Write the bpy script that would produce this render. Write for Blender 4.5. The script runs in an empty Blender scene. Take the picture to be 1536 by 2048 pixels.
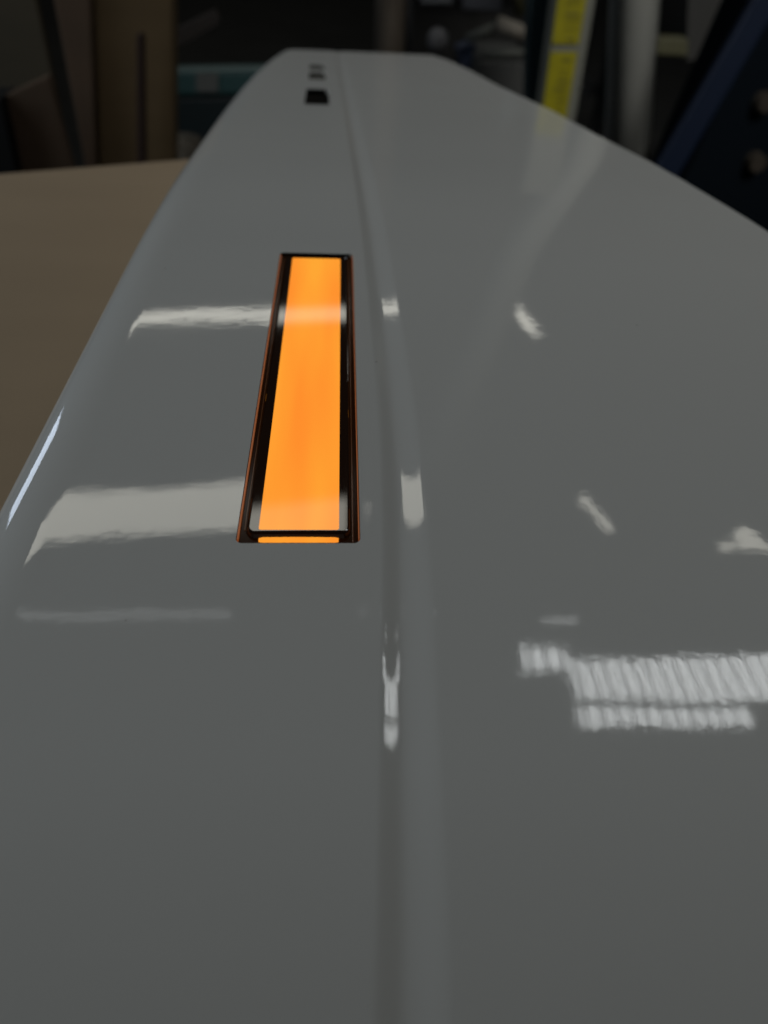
import bpy, bmesh, math, random
import numpy as np
from mathutils import Matrix, Vector
random.seed(7)
sc = bpy.context.scene
COL = sc.collection

# ------------------------------------------------------------------ camera
FPX = 1450.0                      # focal length in pixels of the 1536x2048 frame
CAMH = 0.122                      # height of the lens above the panel (m)
_R = np.array([24300., -63., -1450.]); _F = np.array([-83., 1321., -1450.])
_F /= np.linalg.norm(_F); _R -= _F * _R.dot(_F); _R /= np.linalg.norm(_R)
MC = np.array([_R, _F, np.cross(_R, _F)])
cam = bpy.data.cameras.new('camera'); co = bpy.data.objects.new('camera', cam); COL.objects.link(co)
mw = Matrix([list(MC[0]) + [0], list(MC[1]) + [0], list(MC[2]) + [CAMH], [0, 0, 0, 1]])
co.matrix_world = mw
cam.sensor_fit = 'VERTICAL'; cam.sensor_height = 36; cam.sensor_width = 27
cam.lens = FPX / 2048 * 36
cam.clip_start = 0.005; cam.clip_end = 60
cam.dof.use_dof = True; cam.dof.focus_distance = 0.195; cam.dof.aperture_fstop = 9.3
sc.camera = co

# ------------------------------------------------------------------ world and lamps
w = bpy.data.worlds.new('World'); sc.world = w; w.use_nodes = True
bg = w.node_tree.nodes['Background']
bg.inputs[0].default_value = (0.93, 1.0, 1.0, 1); bg.inputs[1].default_value = 0.014

def area(name, loc, sx, sy, rad, color, aim=None, spread=180, ribs=0, dark=None):
    """rectangular lamp of radiance rad; the size runs along X and Y when it looks straight down"""
    l = bpy.data.lights.new(name, 'AREA'); l.shape = 'RECTANGLE'; l.size = sx; l.size_y = sy
    l.energy = rad * math.pi * sx * sy; l.color = color; l.spread = math.radians(spread)
    o = bpy.data.objects.new(name, l); COL.objects.link(o); o.location = loc
    if aim is not None:
        o.rotation_euler = (Vector(aim) - Vector(loc)).to_track_quat('-Z', 'Y').to_euler()
    if ribs:
        l.use_nodes = True; nt = l.node_tree; em = nt.nodes['Emission']
        g = nt.nodes.new('ShaderNodeNewGeometry'); s = nt.nodes.new('ShaderNodeSeparateXYZ')
        nt.links.new(g.outputs['Parametric'], s.inputs[0])
        # corrugations of the translucent sheet, a little uneven
        nz = nt.nodes.new('ShaderNodeTexNoise'); nz.inputs['Scale'].default_value = 9
        nt.links.new(g.outputs['Parametric'], nz.inputs[0])
        def m(op, a, b):
            n = nt.nodes.new('ShaderNodeMath'); n.operation = op
            for k, v in enumerate((a, b)):
                if v is None: continue
                if isinstance(v, (int, float)): n.inputs[k].default_value = v
                else: nt.links.new(v, n.inputs[k])
            return n.outputs[0]
        ph = m('ADD', m('MULTIPLY', s.outputs[0], ribs * 2 * math.pi), m('MULTIPLY', nz.outputs[0], 2.5))
        st = m('ADD', m('MULTIPLY', m('SINE', ph, None), 0.62), 0.76)
        nt.links.new(st, em.inputs['Strength'])
    return o

WARM = (1.0, 0.975, 0.86); COOL = (0.97, 1.0, 1.0); BLUE = (0.60, 0.78, 1.0)
area('rooflight_strip', (-1.33, 4.57, 4.0), 3.1, 0.55, 3.35, WARM).rotation_euler = (0, 0, .127)
area('far_rooflight_strip', (-1.28, 7.97, 4.0), 2.75, 0.33, 3.3, WARM).rotation_euler = (0, 0, .12)
area('ribbed_rooflight', (2.52, 2.845, 4.0), 1.85, 0.345, 7.6, COOL, ribs=18)
area('ribbed_rooflight', (2.155, 2.545, 4.0), 1.17, 0.14, 7.6, COOL, ribs=11.4)
area('ribbed_rooflight', (1.44, 3.015, 4.0), 0.34, 0.19, 7.6, COOL, ribs=3)
area('tube_light', (-1.55, 3.42, 4.0), 1.5, 0.05, 1.3, COOL)
area('tube_light', (0.38, 3.44, 4.0), 0.65, 0.05, 0.9, COOL)
area('tube_light', (1.63, 3.36, 4.0), 0.27, 0.05, 2.6, COOL)
for x, y, sx, sy, rz, r in ((2.20, 4.52, .09, .50, .30, 3.6), (2.24, 8.02, .13, .75, .25, 3.6), (3.46, 4.24, .22, .22, .60, 3.2), (3.42, 4.13, .52, .09, .02, 3.2)):
    o = area('small_rooflight', (x, y, 4.0), sx, sy, r, WARM); o.rotation_euler = (0, 0, rz)
# added fills behind the camera; window of the workshop to the left
area('overhead_fill', (0.3, -2.2, 3.2), 1.2, 0.5, 0.8, (1.0, 0.985, 0.90), spread=110)  # added fill, out of view, lifts the panel
area('left_window', (-1.55, 0.80, 0.60), 0.75, 1.4, 2.2, (0.79, 0.905, 1.0), aim=(0, 0.5, 0))
area('background_fill', (0.9, -1.5, 2.4), 0.9, 0.9, 2.2, (1.0, 1.0, 0.96), aim=(.95, 2.1, -.3), spread=40)  # added fill, out of view, brightens the column and right background
area('left_tube', (-2.4, 2.66, 0.70), 0.52, 0.42, 4.5, (0.70, 0.82, 1.0), aim=(0, 0.15, 0))

sc.view_settings.view_transform = 'Standard'; sc.view_settings.look = 'None'
sc.view_settings.exposure = 0; sc.view_settings.gamma = 1; sc.view_settings.use_curve_mapping = False
sc.cycles.max_bounces = 8; sc.cycles.sample_clamp_indirect = 4; sc.cycles.use_denoising = True
sc.cycles.caustics_reflective = False; sc.cycles.caustics_refractive = False

# ------------------------------------------------------------------ helpers
def ray(x, y): return MC @ np.array([(x - 768) / FPX, -(y - 1024) / FPX, -1.])
def at(x, y, Y):
    d = ray(x, y); return np.array([0, 0, CAMH]) + d * Y / d[1]

def mat(name, col, rough=0.5, metal=0.0, spec=0.5, emit=None, es=0.0, coat=0.0):
    m = bpy.data.materials.new(name); m.use_nodes = True; p = m.node_tree.nodes['Principled BSDF']
    p.inputs['Base Color'].default_value = (*col, 1); p.inputs['Roughness'].default_value = rough
    p.inputs['Metallic'].default_value = metal; p.inputs['Specular IOR Level'].default_value = spec
    p.inputs['Coat Weight'].default_value = coat; p.inputs['Coat Roughness'].default_value = 0.03
    if emit: p.inputs['Emission Color'].default_value = (*emit, 1); p.inputs['Emission Strength'].default_value = es
    return m
def N(m, t, **k):
    n = m.node_tree.nodes.new(t)
    for a, b in k.items():
        if a in n.inputs: n.inputs[a].default_value = b
        else: setattr(n, a, b)
    return n
def L(m, a, b): m.node_tree.links.new(a, b)
def mottle(m, col2, scale, fac=1.0, stretch=(1, 1, 1)):
    """uneven colour from a noise, object coordinates"""
    p = m.node_tree.nodes['Principled BSDF']; c1 = tuple(p.inputs['Base Color'].default_value)
    tc = N(m, 'ShaderNodeTexCoord'); mp = N(m, 'ShaderNodeMapping'); mp.inputs['Scale'].default_value = stretch
    nz = N(m, 'ShaderNodeTexNoise', Scale=scale, Detail=6.0); mx = N(m, 'ShaderNodeMixRGB')
    L(m, tc.outputs['Object'], mp.inputs[0]); L(m, mp.outputs[0], nz.inputs['Vector'])
    r = N(m, 'ShaderNodeValToRGB'); r.color_ramp.elements[0].position = .35; r.color_ramp.elements[1].position = .68
    L(m, nz.outputs['Fac'], r.inputs[0]); L(m, r.outputs[0], mx.inputs[0])
    mx.inputs[1].default_value = c1; mx.inputs[2].default_value = (*col2, 1); L(m, mx.outputs[0], p.inputs['Base Color'])
    return m

def tag(o, label=None, cat=None, group=None, kind=None):
    for k, v in (('label', label), ('category', cat), ('group', group), ('kind', kind)):
        if v: o[k] = v
    return o
def empty(name, loc): 
    o = bpy.data.objects.new(name, None); COL.objects.link(o); o.location = loc; return o
def link(name, me, m, parent=None, smooth=False):
    o = bpy.data.objects.new(name, me); COL.objects.link(o)
    if m: me.materials.append(m)
    if smooth:
        for p in me.polygons: p.use_smooth = True
    if parent is not None:
        o.parent = parent; o.matrix_parent_inverse = Matrix.Translation(parent.location).inverted()
    return o
def bmobj(name, bm, m, parent=None, smooth=False, bevel=0.0, seg=2):
    bmesh.ops.recalc_face_normals(bm, faces=bm.faces)
    if bevel:
        es = [e for e in bm.edges if len(e.link_faces) == 2 and e.calc_face_angle(0) > 0.5]
        bmesh.ops.bevel(bm, geom=es, offset=bevel, segments=seg, affect='EDGES', profile=0.6, clamp_overlap=True)
    me = bpy.data.meshes.new(name); bm.to_mesh(me); bm.free()
    return link(name, me, m, parent, smooth)
def box_bm(bm, x0, x1, y0, y1, z0, z1):
    r = bmesh.ops.create_cube(bm, size=1)['verts']
    for v in r:
        v.co = Vector((x0 + (v.co.x + .5) * (x1 - x0), y0 + (v.co.y + .5) * (y1 - y0), z0 + (v.co.z + .5) * (z1 - z0)))
    return r
def box(name, x0, x1, y0, y1, z0, z1, m, parent=None, bevel=0.002):
    bm = bmesh.new(); box_bm(bm, x0, x1, y0, y1, z0, z1); return bmobj(name, bm, m, parent, bevel=bevel)
def slab(name, pts, th, m, parent=None, bevel=0.003, lean=0.0):
    """prism: outline given as world points (front face), thickness th backwards; lean tips the top away"""
    bm = bmesh.new(); P = [Vector(p) for p in pts]; zmin = min(p.z for p in P)
    P = [Vector((p.x, p.y + lean * (p.z - zmin), p.z)) for p in P]
    f = [bm.verts.new(p) for p in P]; b = [bm.verts.new(p + Vector((0, th, 0))) for p in P]
    bm.faces.new(f); bm.faces.new(b[::-1]); n = len(P)
    for i in range(n): bm.faces.new((f[i], b[i], b[(i + 1) % n], f[(i + 1) % n]))
    return bmobj(name, bm, m, parent, bevel=bevel)
def px(Y, *ps): return [at(x, y, Y) for x, y in ps]
def tube(name, a, b, r0, r1, m, parent=None, seg=32):
    a, b = Vector(a), Vector(b); bm = bmesh.new()
    bmesh.ops.create_cone(bm, cap_ends=True, segments=seg, radius1=r0, radius2=r1, depth=(b - a).length)
    q = (b - a).to_track_quat('Z', 'Y'); bm.transform(Matrix.Translation((a + b) / 2) @ q.to_matrix().to_4x4())
    return bmobj(name, bm, m, parent, smooth=True)

# ------------------------------------------------------------------ paint
paint = mat('white_gloss_paint', (0.70, 0.69, 0.66), rough=0.045, spec=0.5)
p = paint.node_tree.nodes['Principled BSDF']
tc = N(paint, 'ShaderNodeTexCoord')
# orange peel: fine ripple plus slow waviness of the laminate
n1 = N(paint, 'ShaderNodeTexNoise', Scale=330.0, Detail=2.0); L(paint, tc.outputs['Object'], n1.inputs['Vector'])
n2 = N(paint, 'ShaderNodeTexNoise', Scale=55.0, Detail=1.0); L(paint, tc.outputs['Object'], n2.inputs['Vector'])
b1 = N(paint, 'ShaderNodeBump', Strength=1.0, Distance=0.000008); L(paint, n1.outputs['Fac'], b1.inputs['Height'])
b2 = N(paint, 'ShaderNodeBump', Strength=1.0, Distance=0.000035); L(paint, n2.outputs['Fac'], b2.inputs['Height'])
n4 = N(paint, 'ShaderNodeTexNoise', Scale=16.0, Detail=1.0); L(paint, tc.outputs['Object'], n4.inputs['Vector'])
b4 = N(paint, 'ShaderNodeBump', Strength=1.0, Distance=0.00013); L(paint, n4.outputs['Fac'], b4.inputs['Height']); L(paint, b4.outputs[0], b2.inputs['Normal'])
L(paint, b2.outputs[0], b1.inputs['Normal'])
# fine polishing scratches running forwards at a slight slant
mp = N(paint, 'ShaderNodeMapping'); mp.inputs['Rotation'].default_value = (0, 0, math.radians(-24)); mp.inputs['Scale'].default_value = (1600, 45, 1)
L(paint, tc.outputs['Object'], mp.inputs[0]); n3 = N(paint, 'ShaderNodeTexNoise', Scale=1.0, Detail=3.0); L(paint, mp.outputs[0], n3.inputs['Vector'])
b3 = N(paint, 'ShaderNodeBump', Strength=1.0, Distance=0.0000018); L(paint, n3.outputs['Fac'], b3.inputs['Height']); L(paint, b1.outputs[0], b3.inputs['Normal'])
L(paint, b3.outputs[0], p.inputs['Normal'])
# dust specks and faint smudges in the gloss
vo = N(paint, 'ShaderNodeTexVoronoi', Scale=75.0); L(paint, tc.outputs['Object'], vo.inputs['Vector'])
sep = N(paint, 'ShaderNodeSeparateColor'); L(paint, vo.outputs['Color'], sep.inputs[0])
th = N(paint, 'ShaderNodeMath', operation='MULTIPLY'); L(paint, sep.outputs[0], th.inputs[0]); th.inputs[1].default_value = 0.027
lt = N(paint, 'ShaderNodeMath', operation='LESS_THAN'); L(paint, vo.outputs['Distance'], lt.inputs[0]); L(paint, th.outputs[0], lt.inputs[1])
mx = N(paint, 'ShaderNodeMixRGB'); L(paint, lt.outputs[0], mx.inputs[0]); mx.inputs[1].default_value = (0.70, 0.69, 0.66, 1); mx.inputs[2].default_value = (0.33, 0.30, 0.27, 1)
L(paint, mx.outputs[0], p.inputs['Base Color'])
ns = N(paint, 'ShaderNodeTexNoise', Scale=13.0, Detail=6.0); L(paint, tc.outputs['Object'], ns.inputs['Vector'])
mr = N(paint, 'ShaderNodeMapRange'); mr.inputs[1].default_value = .45; mr.inputs[2].default_value = .8; mr.inputs[3].default_value = .03; mr.inputs[4].default_value = .07
L(paint, ns.outputs['Fac'], mr.inputs[0]); L(paint, mr.outputs[0], p.inputs['Roughness'])

# ------------------------------------------------------------------ the panel
A_, B_, S_ = 0.29, 0.43, 0.07
def zp(Y):
    t = np.clip((Y - A_) / (B_ - A_), 0, None)
    nb = .068 - np.clip(Y, .0, .068); near = -nb ** 2 / .54 - .2519 * (.0 - np.clip(Y, None, .0))  # near end bends down so that it catches less light
    return near + np.where(t < 1, -S_ * (B_ - A_) * t * t / 2, -S_ * ((B_ - A_) / 2 + (Y - B_)))
Ls = np.array([(-.4, -.0872), (0.1, -.0872), (.3, -.0875), (.47, -.0875), (.583, -.0869), (.68, -.085), (.76, -.0820), (.86, -.0755), (.93, -.0675), (.95, -.062)])
Rs = np.array([(-.4, .262), (0, .234), (.3345, .2009), (.3864, .1933), (.4584, .1852), (.5265, .1739), (.6219, .1614), (.7273, .1404), (.82, .1275), (.8973, .1126), (.93, .100), (.95, .088)])
Gs = np.array([(-.4, .0065), (.0, .0075), (.0269, .0095), (.0797, .0122), (.1052, .0136), (.1295, .0148), (.1644, .0155), (.2079, .0152), (.2509, .0143), (.315, .0128), (.4236, .0095), (.5627, .0057), (.8164, -.0019), (.95, -.005)])
_yy = np.linspace(-.4, .95, 1351)
def smooth(tab, k):
    v = np.interp(_yy, tab[:, 0], tab[:, 1]); ker = np.hanning(k); ker /= ker.sum()
    vp = np.concatenate([2 * v[0] - v[k:0:-1], v, 2 * v[-1] - v[-2:-k - 2:-1]]); return np.convolve(vp, ker, 'same')[k:k + len(v)]
_L, _Rr, _G = smooth(Ls, 41), smooth(Rs, 41), smooth(Gs, 71)
xL = lambda Y: np.interp(Y, _yy, _L); xR = lambda Y: np.interp(Y, _yy, _Rr); xG = lambda Y: np.interp(Y, _yy, _G)
W1, W2, A1, A2 = .0048, .0074, math.tan(math.radians(10.5)), math.tan(math.radians(7.0))
def groove(u):
    """cross profile of the styling crease; u = X - xG"""
    f = lambda t: .5 * (t - ((2 * t - 1) ** 5 + 1) / 10) + .5 * (1 - np.cos(math.pi * t)) / math.pi
    t1 = np.clip((u + W1) / W1, 0, 1); t2 = np.clip(u / W2, 0, 1)
    return -A1 * W1 * f(t1) + A2 * W2 * f(t2)
_ra = [math.radians(v) for v in (0, 3, 7, 12, 25, 45, 90)]; _rr = (.060, .040, .030, .022, .012, .0055)   # tightening radii of the left roll
def rollp(a):
    x = z = 0
    for r_, p0, p1 in zip(_rr, _ra, _ra[1:]):
        q = min(a, p1)
        if q > p0: x += r_ * (math.sin(q) - math.sin(p0)); z += r_ * (math.cos(p0) - math.cos(q))
    return x, z
RL, RR = rollp(math.pi / 2)[0], .0025
ROLL = [_ra[k + 1] - (_ra[k + 1] - _ra[k]) * j / 5 for k in range(5, -1, -1) for j in range(5)]
LX0, LX1, LY0, LY1 = -.0249, .0047, .1231, .2912          # lamp cut-out
# three cut-outs further along: rows and their left / right edges
REC = [(.598, .668, -.0282, -.0100), (.719, .760, -.0292, -.0147), (.779, .809, -.0308, -.0170)]
RXA = lambda Y: np.interp(Y, [.3, .598, .668, .719, .76, .809], [-.030, -.0276, -.0286, -.0290, -.0296, -.0310])
RXB = lambda Y: np.interp(Y, [.3, .598, .668, .719, .76, .809], [-.009, -.0092, -.0112, -.0142, -.0152, -.0175])
def knots(Y):
    """column knots from the foot of the left roll to the right edge"""
    g = xG(Y); l = xL(Y) + RL
    if Y < .42: k = [l, LX0, LX1]
    else: k = [l, RXA(Y), RXB(Y)]
    if Y < .11: k[2] = LX1 - .0045 * min(1, (.11 - Y) / .06) ** 1
    if .30 < Y < .598:                                     # blend the two sets of columns
        t = (Y - .30) / .298; t = t * t * (3 - 2 * t)
        k = [l, LX0 + (RXA(.598) - LX0) * t, LX1 + (RXB(.598) - LX1) * t]
    return k + [g - W1 - .0008, g, g + W2 + .0008, xR(Y) - RR]
NS = [26, 14, 10, 14, 24, 44]
def surf(Y, X):
    crown = -0.03 * np.clip(X - xG(Y) - .02, 0, None) ** 2
    return zp(Y) + groove(X - xG(Y)) + crown
def row(Y):
    k = knots(Y); X = []; 
    for i, n in enumerate(NS): X += list(np.linspace(k[i], k[i + 1], n, endpoint=False))
    X.append(k[-1]); X = np.array(X); Zt = surf(Y, X)
    PL = [(X[0] - rollp(a)[0], Zt[0] - rollp(a)[1]) for a in ROLL]
    sk = [(PL[0][0] + .004 * t, PL[0][1] + (-.1035 - PL[0][1]) * t) for t in (1, .66, .33)]
    ph = np.linspace(0, math.pi / 2, 6)[1:]
    PR = [(X[-1] + RR * math.sin(a), Zt[-1] - RR * (1 - math.cos(a))) for a in ph]
    sr = [(PR[-1][0], PR[-1][1] - .02 * t) for t in (.5, 1)]
    return np.array(sk + PL + list(zip(X, Zt)) + PR + sr)
OFF = 3 + len(ROLL)                                               # index of the first top column
ys = list(np.linspace(-.14, LY0, 60)) + list(np.linspace(LY0, LY1, 60))[1:] + list(np.linspace(LY1, .598, 70))[1:]
for a, b, n in ((.598, .668, 10), (.668, .719, 6), (.719, .76, 8), (.76, .779, 5), (.779, .809, 6), (.809, .925, 22)): ys += list(np.linspace(a, b, n))[1:]
ys = np.array(ys); RE = .012
rows = [np.c_[row(Y)[:, 0], np.full(len(row(Y)), Y), row(Y)[:, 1]] for Y in ys]
last = rows[-1]
for a in np.linspace(0, math.pi / 2, 8)[1:]:               # far end rolls down
    q = last.copy(); q[:, 1] += RE * math.sin(a) + .0; q[:, 2] -= RE * (1 - math.cos(a)); c = (q[:, 0].max() + q[:, 0].min()) / 2
    q[:, 0] = c + (q[:, 0] - c) * (1 - .07 * (1 - math.cos(a))); rows.append(q)
q = rows[-1].copy(); q[:, 2] -= .03; rows.append(q)
G = np.array(rows); nr, nc = G.shape[:2]
du = np.gradient(G, axis=0); dv = np.gradient(G, axis=1); nrm = np.cross(dv, du); nrm /= np.linalg.norm(nrm, axis=2, keepdims=True)
# exact normals on the top, where reflections show
for i, Y in enumerate(ys):
    X = G[i, OFF:OFF + sum(NS) + 1, 0]; e = 2e-4
    sx = (surf(Y, X + e) - surf(Y, X - e)) / 2 / e; sy = (surf(Y + e, X) - surf(Y - e, X)) / 2 / e
    n_ = np.c_[-sx, -sy, np.ones_like(sx)]; n_ /= np.linalg.norm(n_, axis=1, keepdims=True); nrm[i, OFF:OFF + len(X)] = n_
    for j, a in enumerate(ROLL):
        v = np.array([-math.sin(a), -sy[0], math.cos(a)]); nrm[i, 3 + j] = v / np.linalg.norm(v)
cA, cB = OFF + NS[0], OFF + NS[0] + NS[1]
def iy(Y): return int(np.argmin(abs(ys - Y)))
holes = [(iy(LY0), iy(LY1))] + [(iy(a), iy(b)) for a, b, *_ in REC]
verts = [tuple(v) for v in G.reshape(-1, 3)]; norms = [tuple(v) for v in nrm.reshape(-1, 3)]; faces = []
vid = lambda i, j: i * nc + j
for i in range(nr - 1):
    for j in range(nc - 1):
        if cA <= j < cB and any(a <= i < b for a, b in holes): continue
        faces.append((vid(i, j), vid(i, j + 1), vid(i + 1, j + 1), vid(i + 1, j)))
TH = .0032                                                 # panel thickness seen in the cut-outs
def add(v, n): verts.append(tuple(v)); norms.append(tuple(n)); return len(verts) - 1
for a, b in holes:
    r = .0016
    cor = [(a, cA, 1, 1), (a, cB, -1, 1), (b, cB, -1, -1), (b, cA, 1, -1)]
    for i, j, sx, sy in cor:                                # rounded corners of the cut-out
        c = G[i, j]; arc = []
        for t in np.linspace(0, math.pi / 2, 7):
            v = c + np.array([sx * r * (1 - math.sin(t)), sy * r * (1 - math.cos(t)), 0]); v[2] = surf(v[1], np.array([v[0]]))[0]; arc.append(v)
        ids = [add(v, (0, 0, 1)) for v in arc]
        cc = vid(i, j)
        for k in range(6):
            f = (cc, ids[k], ids[k + 1]); faces.append(f if sx * sy > 0 else f[::-1])
        for k in range(6):                                  # wall of the rounded corner
            n0 = np.array([-sx * 1, -sy * 1, 0.]) * -1
            w4 = [add(arc[k], n0 * -1), add(arc[k + 1], n0 * -1), add(arc[k + 1] - [0, 0, TH], n0 * -1), add(arc[k] - [0, 0, TH], n0 * -1)]
            faces.append(tuple(w4))
    ring = [(i, cA, (1, 0, 0)) for i in range(a, b + 1)], [(i, cB, (-1, 0, 0)) for i in range(a, b + 1)], [(a, j, (0, 1, 0)) for j in range(cA, cB + 1)], [(b, j, (0, -1, 0)) for j in range(cA, cB + 1)]
    for rg in ring:
        prev = None
        for i, j, n in rg:
            t = add(G[i, j], n); u = add(G[i, j] - [0, 0, TH], n)
            if prev: faces.append((prev[0], t, u, prev[1]))
            prev = (t, u)
me = bpy.data.meshes.new('body'); me.from_pydata(verts, [], faces); me.update()
for pl in me.polygons: pl.use_smooth = True
me.normals_split_custom_set_from_vertices([Vector(n).normalized() for n in norms])
panel = empty('vehicle_panel', (0.05, 0.3, -0.1))
tag(panel, 'long glossy pale grey painted body panel with a crease and a lit amber lamp', 'vehicle panel')
body = link('body', me, paint, panel)

# ------------------------------------------------------------------ the lit marker lamp
def rrect(x0, x1, y0, y1, r, z, seg=6):
    P = []
    for cx, cy, a0 in ((x1 - r, y1 - r, 0), (x0 + r, y1 - r, 90), (x0 + r, y0 + r, 180), (x1 - r, y0 + r, 270)):
        for k in range(seg + 1):
            a = math.radians(a0 + 90 * k / seg); P.append((cx + r * math.cos(a), cy + r * math.sin(a), z))
    return P
def loft(name, loops, m, parent, cap=True, smooth=False, bottom=False):
    bm = bmesh.new(); V = [[bm.verts.new(p) for p in lp] for lp in loops]
    for a, b in zip(V, V[1:]):
        for i in range(len(a)): bm.faces.new((a[i], a[(i + 1) % len(a)], b[(i + 1) % len(a)], b[i]))
    if cap: bm.faces.new(V[-1])
    if bottom: bm.faces.new(V[0][::-1])
    me = bpy.data.meshes.new(name); bmesh.ops.recalc_face_normals(bm, faces=bm.faces); bm.to_mesh(me); bm.free()
    o = link(name, me, m, parent)
    if smooth:
        for pl in me.polygons: pl.use_smooth = len(pl.vertices) == 4
    return o
amber_dark = mat('dark_amber_plastic', (0.022, 0.007, 0.002), rough=0.13, spec=0.07, emit=(1, .28, .03), es=0.0035)
lens_dark = mat('dark_amber_lens', (0.014, 0.006, 0.003), rough=0.035, spec=0.55, emit=(1, .28, .03), es=0.0018)
edge_glow = mat('amber_edge_glow', (0.25, 0.08, 0.02), rough=0.3, emit=(1.0, .26, .06), es=0.16)  # emission stands in for lamp light leaking onto the cut-out edge
lip_glow = mat('amber_lip_glow', (0.05, 0.02, 0.01), rough=0.15, emit=(1.0, .30, .06), es=0.022)  # faint emission paints the brown glint along the bevel
glow = mat('glowing_amber_diffuser', (0.0, 0.0, 0.0), rough=0.04, spec=0.5, emit=(1, .3, .02), es=1.0)
glow.node_tree.nodes['Principled BSDF'].inputs['IOR'].default_value = 1.22
tc = N(glow, 'ShaderNodeTexCoord'); mp = N(glow, 'ShaderNodeMapping'); mp.inputs['Scale'].default_value = (80, 9, 1); L(glow, tc.outputs['Object'], mp.inputs[0])
mp.inputs['Rotation'].default_value = (0, 0, .12)
nz = N(glow, 'ShaderNodeTexNoise', Scale=1.0, Detail=1.5); L(glow, mp.outputs[0], nz.inputs['Vector'])
cr = N(glow, 'ShaderNodeValToRGB'); L(glow, nz.outputs['Fac'], cr.inputs[0])
cr.color_ramp.elements[0].position = .32; cr.color_ramp.elements[0].color = (1.0, .275, .026, 1)
cr.color_ramp.elements[1].position = .66; cr.color_ramp.elements[1].color = (1.0, .385, .034, 1)
L(glow, cr.outputs[0], glow.node_tree.nodes['Principled BSDF'].inputs['Emission Color'])

def sag(o, k=.085, y0=.127, y1=.287, z_from=0.0):
    bm = bmesh.new(); bm.from_mesh(o.data)
    for y in np.linspace(y0, y1, 41):
        bmesh.ops.bisect_plane(bm, geom=bm.verts[:] + bm.edges[:] + bm.faces[:], plane_co=(0, y, 0), plane_no=(0, 1, 0))
    yc, h = (y0 + y1) / 2, (y1 - y0) / 2
    for v in bm.verts:
        if v.co.z > z_from: v.co.z += .0008 * (math.exp(-max(v.co.y - y0, 0) / .035) - 1)
    bm.normal_update()
    for f in bm.faces: f.smooth = f.normal.z > .995
    for e in bm.edges:
        if len(e.link_faces) != 2 or e.calc_face_angle(0) > .08: e.smooth = False
    bm.to_mesh(o.data); bm.free()

g = .00025
FX0, FX1, FY0, FY1 = LX0 + g, LX1 - g, LY0 + g, LY1 - g
ZF, ZT = -.0010, .0006
lamp = loft('marker_lamp', [rrect(FX0, FX1, FY0, FY1, .0014, -.012), rrect(FX0, FX1, FY0, FY1, .0014, ZF - .0003), rrect(FX0 + .0003, FX1 - .0003, FY0 + .0003, FY1 - .0003, .0012, ZF)], amber_dark, panel)
lamp['label'] = 'lit amber marker lamp'
PX0, PX1, PY0, PY1 = -.0223, .0020, .1262, .2885
z_ = ZF + .00002
lens = loft('lens', [rrect(PX0 - .0006, PX1 + .0006, PY0 - .0006, PY1 + .0006, .0025, ZF + .00003), rrect(PX0 - .0002, PX1 + .0002, PY0 - .0002, PY1 + .0002, .0022, ZT - .0005),
    rrect(PX0 + .0000, PX1 - .0000, PY0, PY1, .0021, ZT - .0001), rrect(PX0 + .0003, PX1 - .0003, PY0 + .0003, PY1 - .0003, .0019, ZT)], lens_dark, lamp)
dif = loft('diffuser', [rrect(-.0197, -.0004, .12705, .2868, .0006, ZT - .00015), rrect(-.0197, -.0004, .12705, .2868, .0006, ZT + .00003)], glow, lamp)
sag(lens, z_from=.0003); sag(dif, z_from=.0001)
# glowing strip in place of diffuser light refracted by the near lens step, slightly ragged like the moulding
bm = bmesh.new(); top, bot = [], []
for k in range(41):
    x = -.0196 + (.0191) * k / 40; rg = random.uniform(-.00005, .00005); e = min(k, 40 - k); ins = .00025 * max(0, 2 - e) / 2
    top.append((x, .12565 - ins + rg - .00018 * math.cos((k - 20) / 20 * 1.57) * -.6, ZF + .00045)); bot.append((x, .12425 + ins * .6 + rg * .4, ZF + .00045))
P = bot + top[::-1]
f0 = [bm.verts.new((x, y, ZF - .0001)) for x, y, z in P]; f1 = [bm.verts.new(p_) for p_ in P]
bm.faces.new(f1); 
for i in range(len(P)): bm.faces.new((f0[i], f0[(i + 1) % len(P)], f1[(i + 1) % len(P)], f1[i]))
bmobj('refraction_glow', bm, glow, lamp)
# glowing bars: painted glint beside the lens, painted light spill at the rim
def bar_bm(x0, x1, y0, y1, z0, z1, name, m, par, bev=.0):
    bm = bmesh.new(); box_bm(bm, x0, x1, y0, y1, z0, z1); return bmobj(name, bm, m, par, bevel=bev)
bar_bm(FX0 - .0001, FX0 + .0003, FY0 + .0012, FY1 - .0012, -.0014, -.00012, 'rim_glow', edge_glow, lamp)
bar_bm(FX1 - .00018, FX1 + .0001, FY0 + .0012, FY1 - .0012, -.0014, -.00002, 'rim_glow', edge_glow, lamp)
bar_bm(PX0 - .00105, PX0 - .0008, PY0 + .002, PY1 - .002, ZF - .0001, ZF + .0003, 'lip_glint', lip_glow, lamp, .00008)
bar_bm(PX1 + .0008, PX1 + .00112, PY0 - .002, PY1 - .002, ZF - .0001, ZF + .0003, 'lip_glint', lip_glow, lamp, .00008)

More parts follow.
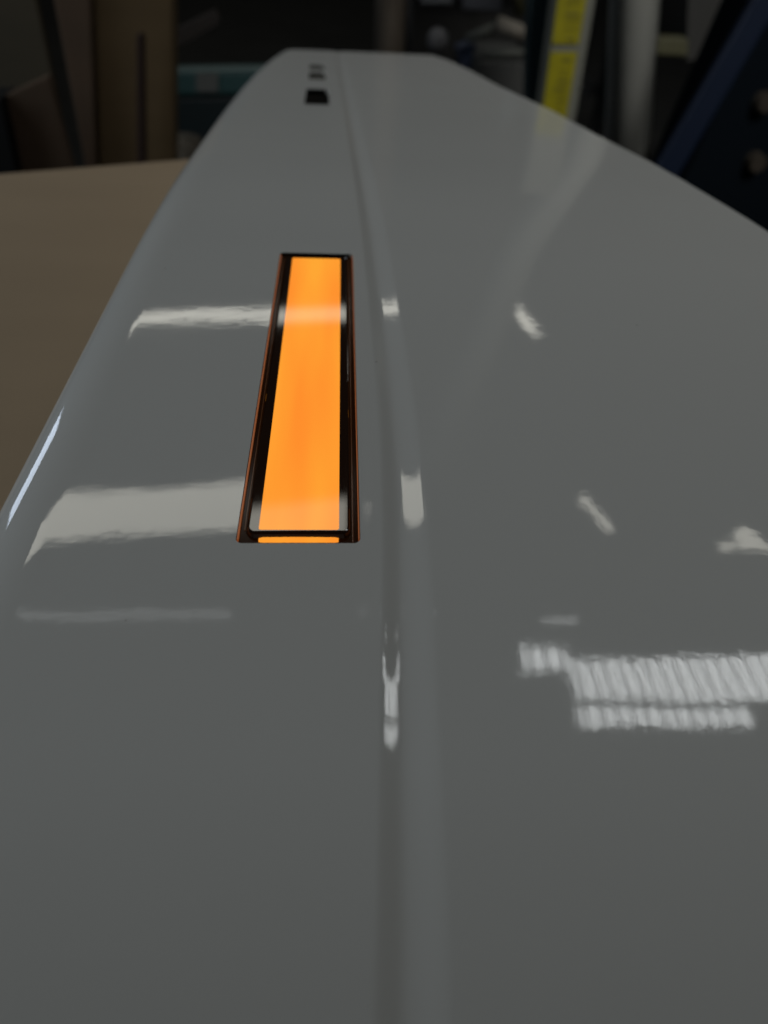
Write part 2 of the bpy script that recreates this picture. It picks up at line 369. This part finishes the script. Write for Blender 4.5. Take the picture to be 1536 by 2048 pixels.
# ------------------------------------------------------------------ the three unlit cut-outs
black = mat('black_plastic', (0.020, 0.018, 0.015), rough=0.45)
smoke = mat('smoked_plastic', (0.085, 0.082, 0.070), rough=0.25)
for k, (a, b, x0, x1) in enumerate(REC):
    z0 = float(zp(np.array((a + b) / 2)))
    z = (-.011, -.0009, -.0006)[k]; m_ = (black, smoke, smoke)[k]
    xa = float(min(RXA(a), RXA(b))) - .001; xb = float(max(RXB(a), RXB(b))) + .001
    bm = bmesh.new(); vs = box_bm(bm, xa, xb, a - .001, b + .001, -.004, 0)
    for v in vs: v.co.z += z + float(zp(np.array(v.co.y)))
    o = bmobj('lamp_socket' if k == 0 else 'unlit_lamp', bm, m_, panel)
    if k == 0:
        bm = bmesh.new(); lo = [(xa, a - .001), (xb, a - .001), (xb, b + .001), (xa, b + .001)]
        for i in range(4):
            (x_, y_), (x2, y2) = lo[i], lo[(i + 1) % 4]
            zz = lambda yy, d: float(zp(np.array(yy))) + d
            bm.faces.new([bm.verts.new(v) for v in ((x_, y_, zz(y_, -TH)), (x2, y2, zz(y2, -TH)), (x2, y2, zz(y2, -.014)), (x_, y_, zz(y_, -.014)))])
        bmobj('socket_wall', bm, black, o)

# ------------------------------------------------------------------ bench with cardboard
card = lambda nm, c, c2: mottle(mat(nm, c, rough=.85, spec=.2), c2, 6, stretch=(1, 3, 3))
cb = card('cardboard', (0.39, 0.285, 0.182), (0.37, 0.27, 0.172)); ZB = -.105
e0, e1 = None, None
def onz(x, y, z):
    d = ray(x, y); return np.array([0, 0, CAMH]) + d * (z - CAMH) / d[2]
q0, q1 = onz(0, 347, ZB), onz(375, 318, ZB); sl = (q1[1] - q0[1]) / (q1[0] - q0[0])
bm = bmesh.new(); fy = lambda x: q0[1] + sl * (x - q0[0])
P = [(-1.3, -.7), (.32, -.7), (.12, fy(.12)), (-1.3, fy(-1.3))]
a_ = [bm.verts.new((x, y, ZB - .006)) for x, y in P]; b_ = [bm.verts.new((x, y, ZB)) for x, y in P]
bm.faces.new(b_); bm.faces.new(a_[::-1])
for i in range(4): bm.faces.new((a_[i], a_[(i + 1) % 4], b_[(i + 1) % 4], b_[i]))
tag(bmobj('cardboard_sheet', bm, cb, bevel=.0015), 'flat brown cardboard sheet on the bench under the panel', 'cardboard sheet')
wood = mottle(mat('bench_wood', (.12, .085, .05), rough=.6), (.09, .06, .035), 4, stretch=(1, 12, 12))
steel_d = mat('dark_steel', (.05, .05, .052), rough=.5, metal=.6)
bench = empty('workbench', (-.5, 0, -.9)); tag(bench, 'dark wooden workbench carrying the cardboard sheet and the panel', 'workbench')
bm = bmesh.new(); P = [(-1.28, -.68), (.10, -.68), (.10, fy(.1) - .02), (-1.28, fy(-1.28) - .02)]
a_ = [bm.verts.new((x, y, ZB - .045)) for x, y in P]; b_ = [bm.verts.new((x, y, ZB - .0065)) for x, y in P]
bm.faces.new(b_); bm.faces.new(a_[::-1])
for i in range(4): bm.faces.new((a_[i], a_[(i + 1) % 4], b_[(i + 1) % 4], b_[i]))
bmobj('bench_top', bm, wood, bench, bevel=.002)
for x, y in ((-1.2, -.6), (.0, -.6), (.0, .62), (-1.2, .48)): box('leg', x, x + .06, y, y + .06, -.9, ZB - .046, steel_d, bench)

# ------------------------------------------------------------------ workshop floor and walls
floor_m = mottle(mat('workshop_concrete', (.012, .012, .012), rough=.8, spec=.2), (.008, .008, .008), 3)
tag(box('floor', -8, 8, -3, 11, -.96, -.9, floor_m, bevel=0), kind='structure')
tag(box('back_wall', -8, 8, 11, 11.1, -.9, 4.3, mottle(mat('workshop_wall', (.50, .50, .47), rough=.8), (.05, .05, .05), .55), bevel=0), kind='structure')

# ------------------------------------------------------------------ things behind, left
c1 = card('cardboard_dull', (.18, .125, .068), (.155, .108, .058)); c2 = card('cardboard_red', (.14, .092, .062), (.12, .082, .056)); c3 = card('cardboard_grey', (.11, .09, .062), (.095, .08, .055))
def tall(name, Y, ps, th, m, label, cat, lean=0, group=None): return tag(slab(name, px(Y, *ps), th, m, lean=lean), label, cat, group)
G1 = 'cardboard pieces standing behind the bench'
tall('cardboard_box', 1.30, [(165, -250), (342, -250), (348, 420), (192, 420)], .05, c1, 'tall upright brown cardboard box behind the bench', 'cardboard box', group=G1)
tall('cardboard_sheet', 1.22, [(60, -250), (172, -250), (196, 420), (170, 330)], .012, c2, 'narrow leaning reddish cardboard sheet left of the tall box', 'cardboard sheet', group=G1)
tall('cardboard_sheet', 1.25, [(-260, -250), (20, -250), (112, 180), (150, 420), (-260, 420)], .012, c3, 'large leaning cardboard sheet at the top left corner', 'cardboard sheet', group=G1)
tall('cardboard_box', 1.12, [(5, 192), (98, 150), (168, 420), (60, 440)], .012, c2, 'small tilted cardboard box low at the left behind the bench edge', 'cardboard box', group=G1)
tall('black_case', 1.10, [(-160, 195), (2, 195), (58, 450), (-160, 450)], .06, mat('black_case', (.006, .006, .006), rough=.6), 'black case at the far left behind the bench edge', 'case')
tall('wooden_batten', 1.27, [(272, 68), (287, 68), (292, 420), (274, 420)], .015, mat('red_wood', (.05, .028, .022), rough=.6), 'thin dark reddish batten in front of the tall cardboard box', 'batten')
teal = mat('teal_plastic', (.028, .066, .066), rough=.45); tdark = mat('dark_teal', (.006, .012, .014), rough=.5)
tb = empty('storage_bin', at(400, 300, 2.0)); tag(tb, 'dark storage bin with a teal lid and pale sticker behind the panel', 'storage bin')
slab('lid', px(2.0, (296, 141), (560, 137), (560, 190), (296, 193)), .06, teal, tb, bevel=.01)
slab('bin_body', px(2.015, (306, 193), (560, 190), (560, 420), (316, 420)), .05, tdark, tb, bevel=.01)
slab('sticker', px(1.996, (392, 145), (436, 145), (436, 184), (392, 184)), .003, mat('grey_sticker', (.09, .09, .085), rough=.6), tb, bevel=0)
rack = empty('shelving_rack', (.6, 3.3, -.9)); tag(rack, 'dark tall shelving rack in the gloom behind the far end of the panel', 'shelving rack')
rk = mat('rack_steel', (.010, .010, .011), rough=.8)
for x in (.22, 1.02):
    for y in (3.2, 3.6): box('upright', x, x + .04, y, y + .04, -.9, .75, rk, rack)
for z in (-.55, -.1, .32, .7): box('shelf', .265, 1.015, 3.2, 3.64, z, z + .03, rk, rack)
box('back_panel', .22, 1.06, 3.645, 3.66, -.9, .75, mottle(mat('rack_back', (.035, .034, .032), rough=.9, spec=.1), (.006, .006, .006), 2.6, stretch=(1, 1, .6)), rack)
# small round roll low in front of the bin
c = at(355, 330, 1.6); rl = tube('tape_roll', c + np.array([0, 0, -.05]), c + np.array([0, 0, .048]), .055, .055, mat('brown_tape', (.075, .062, .045), rough=.5))
tag(rl, 'dull brown roll standing low in front of the storage bin', 'roll')
# dim board hanging above the bin
tall('shelf_board', 2.6, [(345, 62), (430, 20), (440, 45), (350, 100)], .02, mat('dull_board', (.03, .022, .018), rough=.7), 'dim slanting board above the teal lidded bin', 'board')
# ------------------------------------------------------------------ things behind, middle and right
wm = mottle(mat('pale_wood', (.20, .165, .13), rough=.6), (.13, .10, .075), 8, stretch=(4, 4, 1))
a, b = at(786, -200, 2.2), at(778, 300, 2.2); a = b + (a - b) * 7
tag(tube('wooden_post', b, a, .040, .040, wm), 'pale round wooden post behind the far end of the panel', 'post')
def ball(name, x, y, Y, r, m, sx=1, sz=1):
    bm = bmesh.new(); bmesh.ops.create_icosphere(bm, subdivisions=3, radius=r)
    for v in bm.verts:
        k = 1 + .12 * math.sin(v.co.x * 60 + 1) * math.cos(v.co.z * 50); v.co = Vector((v.co.x * sx * k, v.co.y * k, v.co.z * sz * k))
    bm.transform(Matrix.Translation(Vector(at(x, y, Y)))); return bmobj(name, bm, m, smooth=True)
pale = mat('pale_rag', (.06, .06, .064), rough=.8)
tag(ball('rag_bundle', 874, 80, 2.4, .030, pale), 'small pale crumpled bundle right of the wooden post', 'rag')
dk = mat('dim_navy', (.014, .016, .023), rough=.6)
tall('tool_crate', 2.5, [(842, -120), (905, -120), (905, 8), (842, 8)], .2, mat('dim_grey', (.035, .038, .042), rough=.6), 'dim grey crate at the top edge right of the post', 'crate')
tall('tool_crate', 2.55, [(925, -120), (1000, -120), (1004, 22), (925, 18)], .2, dk, 'dim navy crate at the top edge left of the yellow label post', 'crate')
tall('blue_cushion', 2.3, [(915, 98), (950, 88), (965, 130), (925, 160)], .08, mat('navy_cloth', (.012, .020, .045), rough=.8), 'dark blue cloth piece just above the panel edge', 'cloth')
k = .9
def rod(name, p0, p1, Y, r, m, label, cat, Y1=None): return tag(tube(name, at(*p0, Y), at(*p1, Y1 or Y), r, r, m), label, cat)
br = mat('dull_beige', (.12, .105, .085), rough=.7); dg = mat('dull_grey', (.045, .047, .04), rough=.7)
rod('hose', (995, 46), (1068, 74), 2.2, .017, br, 'short beige hose end left of the teal post', 'hose')
rod('hose', (935, 78), (990, 55), 2.25, .012, dg, 'thin grey hose beside the beige hose end', 'hose')
rod('pipe', (960, 108), (1090, 104), 2.2, .010, dg, 'thin grey pipe lying across behind the panel edge', 'pipe')
tall('floor_box', 2.15, [(962, 125), (1068, 128), (1068, 320), (930, 320)], .3, mat('box_dark', (.028, .028, .026), rough=.7), 'low dark box behind the right side of the panel', 'box')
rod('yellow_bag', (1038, -60), (1048, 26), 2.6, .028, mat('dull_yellow', (.12, .11, .055), rough=.6), 'dull yellow bag hanging at the top edge left of the teal post', 'bag')
tall('teal_post', 1.75, [(1064, -250), (1112, -250), (1090, 330), (1052, 330)], .05, mat('teal_steel', (.010, .022, .026), rough=.5), 'dark teal steel post directly left of the yellow labels', 'post')
# grey post with yellow warning labels
gp = mat('grey_post_paint', (.13, .13, .11), rough=.6, spec=.3)
yp = empty('labelled_post', at(1130, 400, 1.6)); tag(yp, 'slim grey post carrying bright yellow warning labels', 'post')
def lx(y): return 1115 - .139 * y, 1176 - .172 * y          # label edges in the photograph
o_ = [(lx(-560)[0] - 2, -560), (lx(-560)[1] + 14, -560), (lx(430)[1] + 16, 430), (lx(430)[0] - 2, 430)]
slab('post_body', px(1.60, *o_), .06, gp, yp, bevel=.004)
ylw = mottle(mat('yellow_label', (.25, .22, .006), rough=.5, spec=.3), (.21, .185, .006), 25)
ink = mat('label_ink', (.15, .13, .006), rough=.5)
for y0, y1 in ((-240, 88), (104, 235)):
    lb = slab('warning_label', px(1.596, (lx(y0)[0] + 1, y0), (lx(y0)[1] - 3, y0), (lx(y1)[1] - 3, y1), (lx(y1)[0] + 1, y1)), .003, ylw, yp, bevel=0)
    y = y0 + 12
    while y < y1 - 10:                                      # blurred lines of small print
        xa = lx(y)[0] + random.uniform(16, 30); xb = lx(y)[1] - random.uniform(10, 14); h = random.choice((3, 4, 9))
        slab('print_line', px(1.5945, (xa, y), (xb, y), (xb - .5, y + h), (xa - .5, y + h)), .0008, ink, lb, bevel=0)
        y += h + random.choice((6, 8, 14))
# grey pillar
pm = mottle(mat('pillar_paint', (.50, .50, .46), rough=.8, spec=.15), (.42, .42, .39), 3)
a, b = at(1272, -250, 1.9), at(1236, 460, 1.9); a = b + (a - b) * 9
tag(tube('steel_column', (b[0] + .012, b[1], b[2]), (a[0] + .0, a[1], a[2]), .054, .054, pm), 'round pale grey steel column right of the yellow labels', 'column')
tall('cabinet', 2.4, [(1385, -250), (1640, -250), (1640, 118), (1372, 122)], .4, mat('cabinet_grey', (.022, .021, .019), rough=.6), 'dim grey cabinet at the top right behind the blue beam', 'cabinet')
tall('yellow_shelf_edge', 2.2, [(1300, 75), (1376, 78), (1376, 112), (1300, 108)], .05, mat('olive_yellow', (.05, .047, .02), rough=.6), 'short dull yellow shelf edge right of the grey column', 'shelf edge')
bl = mat('blue_steel', (.003, .007, .019), rough=.6, spec=.2)
bb = slab('blue_beam', px(1.5, (1700, -330), (1760, -330), (1318, 420), (1262, 420)), .018, bl, bevel=.006)
tag(bb, 'slanting dark blue steel beam at the right edge', 'beam')
tall('machine_cabinet', 1.6, [(1568, -60), (1640, -60), (1640, 640), (1500, 620), (1340, 420)], .2, mat('navy_machine', (.0025, .004, .006), rough=.8, spec=.03), 'almost black machine side under the blue beam', 'machine')
kn = mat('brown_knob', (.024, .019, .014), rough=.8, spec=.2)
for (x, y, r, lab) in ((1512, 325, .020, 'dull brown knob low on the black machine side'), (1528, 205, .019, 'dull brown knob high on the black machine side')):
    bm = bmesh.new(); bmesh.ops.create_cone(bm, cap_ends=True, segments=24, radius1=r, radius2=r * .85, depth=.03)
    bm.transform(Matrix.Translation(Vector(at(x, y, 1.585))) @ Matrix.Rotation(math.radians(90), 4, 'X'))
    tag(bmobj('handwheel', bm, kn, bevel=.003), lab, 'knob', 'knobs on the machine')
